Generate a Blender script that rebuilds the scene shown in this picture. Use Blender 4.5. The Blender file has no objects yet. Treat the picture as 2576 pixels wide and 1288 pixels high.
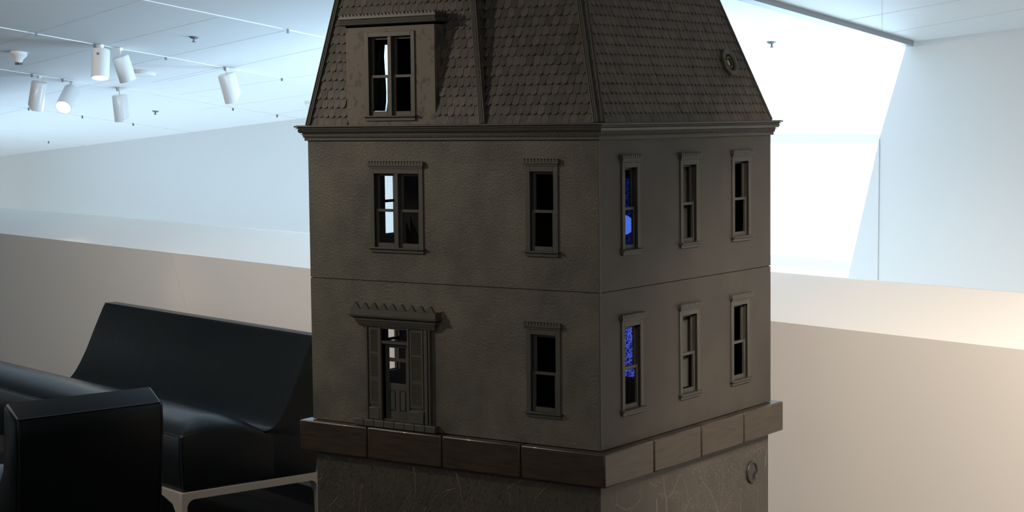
import bpy, math, random
import numpy as np
from mathutils import Vector, Matrix
random.seed(7)
col = bpy.context.scene.collection
scn = bpy.context.scene

# ------------------------------------------------------------------ camera
F = 4474.33; YAW, PIT, ROL = 0.6116, -0.0764, -0.0112
ZB = 0.81                                   # height of the house floor above the room floor
CAM = np.array([2.0818, -3.3043, 0.7354 + ZB])
_c, _s = math.cos(YAW), math.sin(YAW); _cp, _sp = math.cos(PIT), math.sin(PIT)
FW = np.array([-_s*_cp, _c*_cp, _sp]); R0 = np.array([_c, _s, 0.0]); U0 = np.cross(R0, FW)
RT = R0*math.cos(ROL) + U0*math.sin(ROL); UP = -R0*math.sin(ROL) + U0*math.cos(ROL)
cam_data = bpy.data.cameras.new('camera'); cam = bpy.data.objects.new('camera', cam_data); col.objects.link(cam)
cam.matrix_world = Matrix(((RT[0], UP[0], -FW[0], CAM[0]), (RT[1], UP[1], -FW[1], CAM[1]), (RT[2], UP[2], -FW[2], CAM[2]), (0, 0, 0, 1)))
cam_data.sensor_width = 36; cam_data.lens = F/2576*36; cam_data.clip_start = .05; cam_data.clip_end = 200
scn.camera = cam

def ray(x, y): return (x-1288)/F*RT - (y-644)/F*UP + FW
def hit(x, y, P, n):
    """surveyed point: where the sight line through a photo pixel meets a known plane"""
    d = ray(x, y); P = np.array(P, float); n = np.array(n, float)
    return CAM + d*((P-CAM) @ n)/(d @ n)
def at(x, y, dep): return CAM + ray(x, y)*dep

# ------------------------------------------------------------------ world, view, lights
vs = scn.view_settings
vs.view_transform = 'Standard'; vs.look = 'None'; vs.exposure = 0.0; vs.gamma = 1.0; vs.use_curve_mapping = False
w = bpy.data.worlds.new('sky'); scn.world = w; w.use_nodes = True
bg = w.node_tree.nodes['Background']; bg.inputs[0].default_value = (.80, .92, 1, 1); bg.inputs[1].default_value = 3.0
scn.cycles.max_bounces = 10; scn.cycles.diffuse_bounces = 6; scn.cycles.transparent_max_bounces = 12
scn.cycles.sample_clamp_indirect = 6

def area(name, loc, target, sx, sy, power, color, spread=math.pi):
    l = bpy.data.lights.new(name, 'AREA'); l.shape = 'RECTANGLE'; l.size = sx; l.size_y = sy; l.energy = power; l.color = color; l.spread = spread
    o = bpy.data.objects.new(name, l); col.objects.link(o); o.location = loc
    o.rotation_euler = (Vector(target)-Vector(loc)).to_track_quat('-Z', 'Y').to_euler(); return o
def spot(name, loc, target, power, color, size_deg, radius=.06, blend=.6):
    l = bpy.data.lights.new(name, 'SPOT'); l.energy = power; l.color = color; l.spot_size = math.radians(size_deg); l.spot_blend = blend; l.shadow_soft_size = radius
    o = bpy.data.objects.new(name, l); col.objects.link(o); o.location = loc
    o.rotation_euler = (Vector(target)-Vector(loc)).to_track_quat('-Z', 'Y').to_euler(); return o

# ceiling plane and far wall (the ceiling of this room slopes down towards the far wall)
ANG = math.radians(20)
FD = np.array([math.cos(ANG), -math.sin(ANG), 0.0])          # along the far wall, to the right
FN = np.array([-math.sin(ANG), -math.cos(ANG), 0.0])         # into the room
P0 = np.array([-10.072, 6.523, 1.288]); CN = np.array([-0.008, 0.130, 0.991]); CN /= np.linalg.norm(CN)
def ceil_z(x, y): return P0[2] - (CN[0]*(x-P0[0]) + CN[1]*(y-P0[1]))/CN[2]

WARM = (1, .86, .68); DAY = (.70, .86, 1.0)
wc = hit(1820, 420, P0, FN)                                   # middle of the window
area('daylight', tuple(wc - FN*1.3 + np.array([0, 0, -.35])), tuple(wc + FN*1.2 + np.array([-.6, 0, .45])), 2.6, 2.0, 400, (.50, .75, 1))
LDv = np.array([.9543, -.2988, 0]); LNv = np.array([-.2988, -.9543, 0])     # along the low wall / towards the camera
hb = np.array([.459, 1.429, 0]) - LDv*6.6 - LNv*.62
area('daylight_from_hall', tuple(hb - LNv*.3 + np.array([0, 0, -2.6])), tuple(hb + LNv*.4 + np.array([0, 0, 2.0])), 8.0, 1.2, 84, (.64, .83, 1))
area('fill_light_ceiling', tuple(hb + np.array([0, 0, .30])), tuple(hb + LNv*1.3 + np.array([0, 0, 2.2])), 7.0, .5, 27, (.42, .70, 1))  # hidden uplight added behind the low wall to brighten and blue the ceiling
spot('gallery_spot_key', (-2.3, -1.7, 2.25), (-.85, .0, 1.40), 90, WARM, 46, .045, 1.0)
spot('gallery_spot_right', (1.4, .25, 2.2), (.75, 1.2, .8), 130, (1, .87, .74), 92, .08, .6)
spot('fill_spot_sofa', (-1.55, -.1, 2.2), (-2.5, 1.35, .40), 26, WARM, 42, .04, .9)  # unseen spot added for a warm highlight on the sofa edge
spot('fill_spot_wall', (1.9, -.7, 2.25), (.50, 1.15, .50), 310, (1, .87, .74), 54, .10, .8)  # extra unseen spot added to brighten the low wall's dim right face
area('fill_light_rear', (1.0, -4.6, 2.6), (-.5, 1.0, .6), 3.0, 1.2, 38, (1, .90, .78))  # unseen warm fill added behind the camera
area('fill_light_left', (-3.4, .0, 2.15), (-3.2, 2.0, .5), 3.0, .5, 48, (1, .92, .84))  # unseen overhead fill added to lift the left of the low wall

# ------------------------------------------------------------------ materials
def mat(name, base, rough=.6, metal=0, spec=.5, emit=None, estr=0, var=None, vscale=8, bump=0, bscale=200, bstretch=(1, 1, 1), bdist=.001, coat=0,
        grain=None, gstretch=(1, 1, 1), gscale=30, attr=None, vstretch=(1, 1, 1), vr=(.36, .66)):
    m = bpy.data.materials.new(name); m.use_nodes = True; nt = m.node_tree; N = nt.nodes; L = nt.links
    b = N['Principled BSDF']; b.inputs['Base Color'].default_value = (*base, 1); b.inputs['Roughness'].default_value = rough
    b.inputs['Metallic'].default_value = metal; b.inputs['Specular IOR Level'].default_value = spec; b.inputs['Coat Weight'].default_value = coat
    if emit: b.inputs['Emission Color'].default_value = (*emit, 1); b.inputs['Emission Strength'].default_value = estr
    tc = N.new('ShaderNodeTexCoord')
    def mapped(st):
        mp = N.new('ShaderNodeMapping'); mp.inputs['Scale'].default_value = st; L.new(tc.outputs['Object'], mp.inputs[0]); return mp.outputs[0]
    cur = None
    def rgb(c): n = N.new('ShaderNodeRGB'); n.outputs[0].default_value = (*c, 1); return n.outputs[0]
    if var:
        n = N.new('ShaderNodeTexNoise'); n.inputs['Scale'].default_value = vscale; n.inputs['Detail'].default_value = 6; n.inputs['Roughness'].default_value = .62
        L.new(mapped(vstretch), n.inputs['Vector'])
        cr = N.new('ShaderNodeValToRGB'); cr.color_ramp.elements[0].position = vr[0]; cr.color_ramp.elements[1].position = vr[1]
        L.new(n.outputs['Fac'], cr.inputs[0]); mx = N.new('ShaderNodeMix'); mx.data_type = 'RGBA'
        L.new(cr.outputs[0], mx.inputs[0]); mx.inputs[6].default_value = (*base, 1); mx.inputs[7].default_value = (*var, 1); cur = mx.outputs[2]
    if grain:
        n = N.new('ShaderNodeTexNoise'); n.inputs['Scale'].default_value = gscale; n.inputs['Detail'].default_value = 5; L.new(mapped(gstretch), n.inputs['Vector'])
        cr = N.new('ShaderNodeValToRGB'); cr.color_ramp.elements[0].position = .40; cr.color_ramp.elements[1].position = .68
        L.new(n.outputs['Fac'], cr.inputs[0]); mx = N.new('ShaderNodeMix'); mx.data_type = 'RGBA'
        L.new(cr.outputs[0], mx.inputs[0]); L.new(cur or rgb(base), mx.inputs[6]); mx.inputs[7].default_value = (*grain, 1); cur = mx.outputs[2]
    if attr:
        a = N.new('ShaderNodeAttribute'); a.attribute_name = 'rnd'; mr = N.new('ShaderNodeMapRange'); L.new(a.outputs['Fac'], mr.inputs[0])
        mr.inputs[3].default_value = attr[0]; mr.inputs[4].default_value = attr[1]
        hs = N.new('ShaderNodeHueSaturation'); L.new(cur or rgb(base), hs.inputs['Color']); L.new(mr.outputs[0], hs.inputs['Value']); cur = hs.outputs[0]
    if cur: L.new(cur, b.inputs['Base Color'])
    if bump:
        n = N.new('ShaderNodeTexNoise'); n.inputs['Scale'].default_value = bscale; n.inputs['Detail'].default_value = 3; n.inputs['Distortion'].default_value = .15
        L.new(mapped(bstretch), n.inputs['Vector'])
        bp = N.new('ShaderNodeBump'); bp.inputs['Strength'].default_value = bump; bp.inputs['Distance'].default_value = bdist
        L.new(n.outputs['Fac'], bp.inputs['Height']); L.new(bp.outputs[0], b.inputs['Normal'])
    return m

K = 1.0
def k3(r, g, b, s=1): return (r*K*s, g*K*s, b*K*s)
M = {}
M['stucco'] = mat('brown_grey_stucco', k3(.106, .098, .075), .55, var=k3(.052, .048, .042), vscale=5.5, vr=(.38, .64), bump=.85, bscale=240, bstretch=(1, 1, .75), bdist=.0018)
M['smooth'] = mat('brown_grey_paint', k3(.056, .048, .038), .6, var=k3(.042, .037, .032), vscale=6, bump=.35, bscale=420, bdist=.0005)  # side walls toned darker in colour to offset spill from the wall spot
M['trim'] = mat('dark_grey_trim_paint', k3(.060, .057, .046), .48, var=k3(.050, .048, .040), vscale=20)
M['dormer'] = mat('worn_dormer_paint', k3(.125, .104, .082), .6, var=k3(.058, .056, .046), vscale=38, vr=(.53, .59), bump=.2, bscale=300, bdist=.0006)
M['shingle'] = mat('wood_shingle', k3(.080, .068, .056), .6, grain=k3(.045, .042, .037), gscale=1, gstretch=(380, 380, 14), attr=(.6, 1.25), bump=.6, bscale=1, bstretch=(420, 420, 16), bdist=.0012)
M['shingle_side'] = mat('wood_shingle_side', k3(.090, .070, .055), .62, grain=k3(.055, .047, .039), gscale=1, gstretch=(380, 380, 14), attr=(.7, 1.2), bump=.5, bscale=1, bstretch=(420, 420, 16), bdist=.001)
M['inside'] = mat('dark_interior_paint', (.020, .017, .014), .8)
M['insidewall'] = mat('brown_interior_wall', (.10, .085, .07), .8)
M['blind'] = mat('grey_green_blind', (.075, .075, .062), .8)
M['inside_lit'] = mat('interior_wall_painted_light', (.70, .62, .52), .8)  # left inner wall coloured pale to imitate window light falling inside
M['ledge'] = mat('dark_stained_wood', (.046, .032, .019), .34, grain=(.022, .017, .013), gscale=1, gstretch=(14, 14, 160), bump=.12, bscale=1, bstretch=(20, 20, 260), bdist=.0008, coat=.15)
M['plinth'] = mat('etched_plinth_panel', (.062, .053, .044), .5, var=(.045, .042, .036), vscale=9, bump=.3, bscale=140, bdist=.001)
M['etch'] = mat('raised_pale_etching', (.112, .097, .082), .6)
M['etchdark'] = mat('raised_dark_etching', (.135, .108, .085), .45)
M['black'] = mat('black_void', (.004, .004, .004), .6)
M['leather'] = mat('black_leather', (.0020, .0036, .0048), .32, spec=.22, bump=.12, bscale=9, bdist=.01, var=(.003, .0040, .0048), vscale=4)  # slight blue in the base stands in for reflected daylight
M['piping'] = mat('leather_seam', (.004, .004, .004), .5)
M['steel'] = mat('satin_painted_steel', (.36, .32, .27), .45, metal=.3)
M['wall'] = mat('white_wall_paint', (.78, .78, .77), .7, bump=.05, bscale=300, bdist=.0004)
M['parapet'] = mat('warm_white_wall_paint', (.84, .80, .75), .6, bump=.08, bscale=260, bdist=.0005)
M['ceiling'] = mat('ceiling_paint', (.80, .80, .80), .75)
M['joint'] = mat('shadow_joint', (.64, .65, .66), .9)
M['floor'] = mat('dark_floor', (.018, .013, .009), .85, var=(.014, .010, .008), vscale=20)
M['base'] = mat('dark_baseboard', (.008, .007, .006), .6)
M['white'] = mat('white_enamel', (.82, .83, .83), .28, coat=.3)
M['whitemetal'] = mat('white_track_metal', (.85, .86, .87), .35)
M['grey'] = mat('grey_fitting', (.16, .17, .18), .5)
M['slot'] = mat('grey_track_slot', (.42, .45, .49), .6)
M['chrome'] = mat('chrome', (.7, .7, .7), .15, metal=1)
M['lamp'] = mat('lit_lamp', (1, 1, 1), .5, emit=(1, .90, .76), estr=14)
M['lampsoft'] = mat('lit_reflector', (1, 1, 1), .5, emit=(1, .90, .78), estr=1.6)
M['fabric'] = mat('pale_blue_voile', (.45, .58, .64), .9)
M['brass'] = mat('warm_brass', (.55, .30, .12), .3, metal=1)
M['greyplug'] = mat('gunmetal_cover', (.045, .045, .043), .3, metal=.4)
M['windowframe'] = mat('pale_window_frame', (.62, .66, .69), .5)

def glow_pattern(name, c0, c1, scale, strength, lo=.42, hi=.6):
    m = bpy.data.materials.new(name); m.use_nodes = True; nt = m.node_tree; N = nt.nodes; L = nt.links; b = N['Principled BSDF']
    tc = N.new('ShaderNodeTexCoord'); n = N.new('ShaderNodeTexNoise'); n.inputs['Scale'].default_value = scale; n.inputs['Detail'].default_value = 4; n.inputs['Distortion'].default_value = 2.5
    L.new(tc.outputs['Object'], n.inputs['Vector']); cr = N.new('ShaderNodeValToRGB')
    cr.color_ramp.elements[0].position = lo; cr.color_ramp.elements[0].color = (*c0, 1); cr.color_ramp.elements[1].position = hi; cr.color_ramp.elements[1].color = (*c1, 1)
    L.new(n.outputs['Fac'], cr.inputs[0]); b.inputs['Base Color'].default_value = (0, 0, 0, 1); L.new(cr.outputs[0], b.inputs['Emission Color']); b.inputs['Emission Strength'].default_value = strength
    return m
M['screen_bright'] = glow_pattern('blue_video_picture', (.004, .006, .05), (.10, .14, .80), 90, .75)
M['screen_dim'] = glow_pattern('dim_blue_video_picture', (.0, .001, .012), (.006, .014, .10), 80, .8)
M['orb'] = mat('glowing_blue_globe', (.05, .1, .3), .4, emit=(.075, .17, .78), estr=.85)
M['amber'] = mat('amber_lit_lens', (.16, .08, .03), .2, emit=(1, .5, .15), estr=.10)

def glass(name, tint, gloss=.06):
    m = bpy.data.materials.new(name); m.use_nodes = True; nt = m.node_tree; N = nt.nodes; L = nt.links; N.remove(N['Principled BSDF'])
    t = N.new('ShaderNodeBsdfTransparent'); t.inputs[0].default_value = (*tint, 1); g = N.new('ShaderNodeBsdfGlossy'); g.inputs['Roughness'].default_value = .02
    mx = N.new('ShaderNodeMixShader'); mx.inputs[0].default_value = gloss; L.new(t.outputs[0], mx.inputs[1]); L.new(g.outputs[0], mx.inputs[2]); L.new(mx.outputs[0], N['Material Output'].inputs[0]); return m
M['glass'] = glass('clear_window_glass', (.96, .99, 1)); M['glare_bar'] = glass('glare_bar_glass', (.62, .66, .68), .03)  # tinted bands imitate solid bars washed pale by window glare

# ------------------------------------------------------------------ mesh builder
def ident(a, b, c): return (a, b, c)
class MB:
    def __init__(s, f=ident): s.v = []; s.fa = []; s.mi = []; s.r = []; s.f = f; s.cr = 0.5
    def add(s, pts, faces, mi=0):
        n = len(s.v)
        for p in pts: s.v.append(tuple(float(q) for q in s.f(*p))); s.r.append(s.cr)
        for fc in faces: s.fa.append([n+i for i in fc]); s.mi.append(mi)
    def box(s, a0, a1, b0, b1, c0, c1, mi=0, taper=0):
        t = taper
        s.add([(a0, b0, c0), (a1, b0, c0), (a1, b1, c0), (a0, b1, c0), (a0+t, b0+t, c1), (a1-t, b0+t, c1), (a1-t, b1-t, c1), (a0+t, b1-t, c1)],
              [(0, 3, 2, 1), (4, 5, 6, 7), (0, 1, 5, 4), (1, 2, 6, 5), (2, 3, 7, 6), (3, 0, 4, 7)], mi)
    def quad(s, a, b, c, d, mi=0): s.add([a, b, c, d], [(0, 1, 2, 3)], mi)
    def prism(s, A, B, mi=0, cap=True):
        n = len(A); fs = [(i, (i+1) % n, n+(i+1) % n, n+i) for i in range(n)]
        if cap: fs += [tuple(range(n))[::-1], tuple(range(n, 2*n))]
        s.add(list(A)+list(B), fs, mi)
    def tube(s, path, r, seg=8, mi=0, r2=None):
        path = [np.array(p, float) for p in path]; rings = []
        for i, p in enumerate(path):
            t = path[min(i+1, len(path)-1)] - path[max(i-1, 0)]; t = t/(np.linalg.norm(t)+1e-12)
            a = np.cross(t, (0, 0, 1)) if abs(t[2]) < .9 else np.cross(t, (1, 0, 0)); a /= np.linalg.norm(a); b = np.cross(t, a)
            rr = r if r2 is None else r+(r2-r)*i/(len(path)-1)
            rings += [tuple(p+rr*(math.cos(q)*a+math.sin(q)*b)) for q in [2*math.pi*j/seg for j in range(seg)]]
        n = len(path); fs = []
        for i in range(n-1):
            for j in range(seg): fs.append((i*seg+j, i*seg+(j+1) % seg, (i+1)*seg+(j+1) % seg, (i+1)*seg+j))
        fs += [tuple(range(seg))[::-1], tuple(range((n-1)*seg, n*seg))]
        s.add(rings, fs, mi)
    def lathe(s, prof, o, ax, seg=32, mi=0, a=None):
        """profile of (radius, height) turned about axis ax through o"""
        o = np.array(o, float); ax = np.array(ax, float); ax /= np.linalg.norm(ax)
        if a is None: a = np.cross(ax, (0, 0, 1)) if abs(ax[2]) < .9 else np.cross(ax, (1, 0, 0))
        a = np.array(a, float); a /= np.linalg.norm(a); b = np.cross(ax, a); pts = []
        for (r, h) in prof:
            for j in range(seg):
                q = 2*math.pi*(j+.5)/seg; pts.append(tuple(o+ax*h+r*(math.cos(q)*a+math.sin(q)*b)))
        fs = [(i*seg+j, i*seg+(j+1) % seg, (i+1)*seg+(j+1) % seg, (i+1)*seg+j) for i in range(len(prof)-1) for j in range(seg)]
        if prof[0][0] > 1e-6: fs.append(tuple(range(seg))[::-1])
        if prof[-1][0] > 1e-6: fs.append(tuple(range((len(prof)-1)*seg, len(prof)*seg)))
        s.add(pts, fs, mi)
    def build(s, name, mats, parent=None, out=None, bevel=0, smooth=False, seg=2, origin=None, angle=35, rnd=False):
        me = bpy.data.meshes.new(name); v = s.v
        if origin is not None: v = [(p[0]-origin[0], p[1]-origin[1], p[2]-origin[2]) for p in v]
        me.from_pydata(v, [], s.fa)
        if not isinstance(mats, (list, tuple)): mats = [mats]
        for m in mats: me.materials.append(m)
        for p, i in zip(me.polygons, s.mi): p.material_index = i
        if rnd: me.attributes.new('rnd', 'FLOAT', 'POINT').data.foreach_set('value', s.r)
        import bmesh
        bm = bmesh.new(); bm.from_mesh(me)
        if out is not None:
            bm.normal_update(); bmesh.ops.reverse_faces(bm, faces=[f for f in bm.faces if f.normal.dot(Vector(out)) < 0])
        elif not rnd: bmesh.ops.recalc_face_normals(bm, faces=bm.faces)
        bm.to_mesh(me); bm.free()
        if smooth: me.shade_smooth(); me.set_sharp_from_angle(angle=math.radians(angle))
        o = bpy.data.objects.new(name, me); col.objects.link(o)
        if origin is not None: o.location = origin
        if parent: o.parent = parent
        if bevel:
            md = o.modifiers.new('bevel', 'BEVEL'); md.width = bevel; md.segments = seg; md.limit_method = 'ANGLE'; md.angle_limit = math.radians(40); md.harden_normals = False
            me.shade_smooth(); me.set_sharp_from_angle(angle=math.radians(60))
        return o
def tag(o, label, cat=None, group=None):
    o['label'] = label
    if cat: o['category'] = cat
    if group: o['group'] = group
    return o
def structure(o, label=None):
    o['kind'] = 'structure'
    if label: o['label'] = label
    return o
def thing(name, loc, label, cat, group=None, rotz=0):
    o = bpy.data.objects.new(name, None); o.empty_display_size = .05; col.objects.link(o); o.location = loc; o.rotation_euler = (0, 0, rotz)
    return tag(o, label, cat, group)

# ------------------------------------------------------------------ room shell
def T3(p): return tuple(float(q) for q in p)
wl = P0 - FD*3; L_end = 15.5
def fw_pt(s_, z_, off=0): p = P0 + FD*s_ + FN*off; return (p[0], p[1], z_)
def fw_ceil(s_): p = P0 + FD*s_; return ceil_z(p[0], p[1])
def fw_s(x, y): p = hit(x, y, P0, FN); return ((p-P0) @ FD, p[2])
mb = MB()
sR = [fw_s(2282, 106), fw_s(2213, 345), fw_s(2133, 700)]; sRb = (sR[2][0]-.06, sR[2][1]-.25)
sL = fw_s(1440, 300)[0]; zbot = sRb[1]
def wall_poly(pts, mi=0):
    A = [fw_pt(a, b, 0) for a, b in pts]; B = [fw_pt(a, b, -.25) for a, b in pts]; mb.prism(A, B, mi)
S0, S1 = -3.0, 15.5
wall_poly([(S0, -3), (sL, -3), (sL, fw_ceil(sL)+.1), (S0, fw_ceil(S0)+.1)])
wall_poly([(sL, -3), (sRb[0], -3), (sRb[0], zbot), (sL, zbot)])
ceR = (sR[0][0]+.02, fw_ceil(sR[0][0])+.1)
wall_poly([(sRb[0], -3), (S1, -3), (S1, fw_ceil(S1)+.1), ceR, sR[0], sR[1], sR[2], sRb])
# hairline joint in the far wall
a = hit(2213, 349, P0, FN); b = hit(2209, 706, P0, FN)
mb.prism([T3(a+FN*.001-FD*.0014), T3(a+FN*.001+FD*.0014), T3(b+FN*.001+FD*.0014), T3(b+FN*.001-FD*.0014)],
         [T3(a+FN*.003-FD*.0014), T3(a+FN*.003+FD*.0014), T3(b+FN*.003+FD*.0014), T3(b+FN*.003-FD*.0014)], 1)
structure(mb.build('wall_back', [M['wall'], M['joint']]), 'white far wall beyond the low wall, with a slanted window opening')

# window: glass, tinted bands for glare-washed bars, frame
mb = MB()
def wq(pts, o0, o1, mi=0): mb.prism([fw_pt(a, b, o0) for a, b in pts], [fw_pt(a, b, o1) for a, b in pts], mi)
def edge_s(z):
    P = [ceR]+sR+[sRb]
    for (s1, z1), (s2, z2) in zip(P, P[1:]):
        if z2 <= z <= z1: return s1+(s2-s1)*(z1-z)/(z1-z2+1e-9)
    return P[-1][0]
zt1 = fw_s(2040, 338)[1]; zt0 = fw_s(2040, 362)[1]; zs1 = fw_s(2040, 658)[1]; zs0 = fw_s(2040, 686)[1]
ztop = fw_ceil(sL)+.05
for z0, z1, k in ((zbot, zs0, 0), (zs0, zs1, 1), (zs1, zt0, 0), (zt0, zt1, 1), (zt1, ceR[1], 0)):
    wq([(sL, z0), (edge_s(z0)+.05, z0), (edge_s(z1)+.05, z1), (sL, z1)], -.12, -.13, k)
g = mb.build('window_1', [M['glass'], M['glare_bar']]); structure(g, 'tall slanted window glowing white behind the house')
mb = MB()
wq([(sL-.02, zbot-.02), (edge_s(zbot)+.03, zbot-.02), (edge_s(zbot)+.03, zbot+.01), (sL-.02, zbot+.01)], -.06, -.20)
wq([(sL-.04, zbot), (sL+.03, zbot), (sL+.03, ztop), (sL-.04, ztop)], -.06, -.20)
mb.build('window_frame', M['windowframe'], g)

# ceiling
mb = MB()
def cp(x, y, off=0): return (x, y, ceil_z(x, y)-off)
A = P0+FD*S0; B = P0+FD*S1
top = [(A[0], A[1]), (B[0], B[1]), (5.5, -6.5), (-14, -6.5)]
mb.prism([cp(x, y) for x, y in top], [cp(x, y, -.12) for x, y in top])
def on_ceil(x, y): return hit(x, y, P0, CN)
def joint(p, q, wd=.006, off=.0005, m=None, mi=1, ext=0):
    m = m or mb
    a = on_ceil(*p) if len(p) == 2 else p; b = on_ceil(*q); d = b-a; d /= np.linalg.norm(d); a = a-d*ext; b = b+d*ext; n = np.cross(d, CN)*wd/2; o = CN*off
    m.prism([T3(a-n), T3(a+n), T3(b+n), T3(b-n)], [T3(a-n-o), T3(a+n-o), T3(b+n-o), T3(b-n-o)], mi)
for p, q, e in (((0, 111), (300, 18), .6), ((22, 175), (230, 123), .0), ((280, 109), (520, 50), .1), ((335, 162), (723, 76), 0), ((380, 208), (555, 170), 0), ((584, 169), (823, 117), .8),
             ((625, 212), (815, 184), .8), ((619, 260), (790, 236), .6), ((0, 288), (72, 271), .3), ((700, 287), (775, 274), .2), ((2000, 75), (2400, 3), .8), ((2219, -20), (2219, 95), .2),
             ((100, 240), (290, 200), 0), ((2330, 66), (2576, 22), .4)):
    joint(p, q, .0035, ext=e)
structure(mb.build('ceiling', [M['ceiling'], M['joint']]), 'white panelled ceiling sloping down to the far wall')

# low wall in front of the void
LD = np.array([.954, -.2987, 0]); LD /= np.linalg.norm(LD); LN = np.array([LD[1], -LD[0], 0])   # towards the camera
LF = np.array([.598, 1.028, 0]); LB = np.array([.459, 1.429, 0])
back_off = (LB-LF) @ LN
def lw(s_, o_, z_): p = LF+LD*s_+LN*o_; return (p[0], p[1], z_)
prof = [(0, 0), (0, .96), (back_off, 1.06), (back_off-.02, 1.06), (back_off-.02, -3), (-.12, -3), (-.12, 0)]
mb = MB(); mb.prism([lw(-11.5, o, z) for o, z in prof], [lw(5.2, o, z) for o, z in prof])
WL = LN
a = hit(430, 638, LF, WL); b = hit(478, 800, LF, WL)
mb.prism([T3(a+LN*.0005-LD*.002), T3(a+LN*.0005+LD*.002), T3(b+LN*.0005+LD*.002), T3(b+LN*.0005-LD*.002)],
         [T3(a+LN*.002-LD*.002), T3(a+LN*.002+LD*.002), T3(b+LN*.002+LD*.002), T3(b+LN*.002-LD*.002)], 1)
structure(mb.build('wall_front', [M['parapet'], M['joint']], bevel=.0), 'low white wall with a broad sloping top, behind the house and sofa')
mb = MB(); mb.prism([lw(-11.5, .001, 0), lw(-11.5, .012, 0), lw(-11.5, .012, .07), lw(-11.5, .001, .07)], [lw(5.2, .001, 0), lw(5.2, .012, 0), lw(5.2, .012, .07), lw(5.2, .001, .07)])
structure(mb.build('baseboard_front', M['base']))
# floor, lower hall floor, side walls and the wall behind the camera
mb = MB(); q = [lw(-11.5, -.05, 0), lw(5.2, -.05, 0), (5.5, -6.5, 0), (-14, -6.5, 0)]
mb.prism([(x, y, -.15) for x, y, z in q], [(x, y, 0) for x, y, z in q]); structure(mb.build('floor', M['floor']), 'dark floor under the sofa')
mb = MB(); mb.box(-14, 6, -1, 11, -3.1, -3.0); structure(mb.build('floor_lower', M['parapet']))
for nm, bx in (('wall_left', (-14.2, -14, -6.5, 11)), ('wall_right', (5.5, 5.7, -6.5, 3)), ('wall_rear', (-14, 5.7, -6.7, -6.5))):
    mb = MB(); mb.box(*bx, -3, 4.2); structure(mb.build(nm, M['wall']))

# ------------------------------------------------------------------ ceiling fittings
TR = 'slim white lighting tracks set in the ceiling'
def track(pts, label, wd=.011, mat_=None, clips=(), depth=.003, ext=0, e0=0):
    mb = MB(); a = on_ceil(*pts[0]); 
    P = [on_ceil(*p) for p in pts]
    d = P[-1]-P[0]; d /= np.linalg.norm(d); P[0] = P[0]-d*e0; P[-1] = P[-1]+d*ext
    for a, b in zip(P, P[1:]):
        dd = (b-a)/np.linalg.norm(b-a); n = np.cross(dd, CN)*wd/2; o = CN*depth
        mb.prism([T3(a-n), T3(a+n), T3(b+n), T3(b-n)], [T3(a-n-o), T3(a+n-o), T3(b+n-o), T3(b-n-o)])
    org = T3(P[0]); t = mb.build('lighting_track', mat_ or M['whitemetal'], origin=org); tag(t, label, 'lighting track', TR)
    for c in clips:
        p = on_ceil(*c); m2 = MB(); m2.box(-.0018, .0018, -.005, .005, -.017, 0); k = m2.build('clip', M['grey'], t); k.location = T3(p-np.array(org))
        k.rotation_euler = (0, 0, math.atan2(d[1], d[0])-math.pi/2)
    return t
track([(375, 3), (654, 60), (820, 96)], 'slim white track at top of the ceiling, highest one left of the roof', clips=((724, 73),), ext=.6, e0=1.5)
track([(0, 68), (245, 112), (417, 142), (555, 168), (800, 211)], 'slim white track carrying the two upper heads and the right head', clips=((91, 82), (238, 110), (417, 142), (566, 169), (709, 195)), ext=.6, e0=1)
track([(0, 174), (157, 199), (295, 222), (440, 246), (571, 268), (748, 297)], 'slim white track carrying the row of three lower spotlights', clips=((80, 186), (157, 198), (295, 221), (586, 271), (697, 288)), e0=1)
track([(0, 261), (72, 272), (207, 292), (335, 311), (478, 331)], 'slim white track below the lower spotlights, ending at the far wall', .012, clips=((72, 271), (207, 291), (335, 310)), e0=1)
track([(0, 345), (228, 366)], 'short lowest track meeting the far wall at left', .010, clips=((122, 355),), e0=1)
track([(1925, 0), (2105, 52), (2284, 104)], 'broad grey track running to the corner of the bright window', .05, M['slot'], clips=((1974, 13),), depth=.02, e0=1.2)

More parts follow.
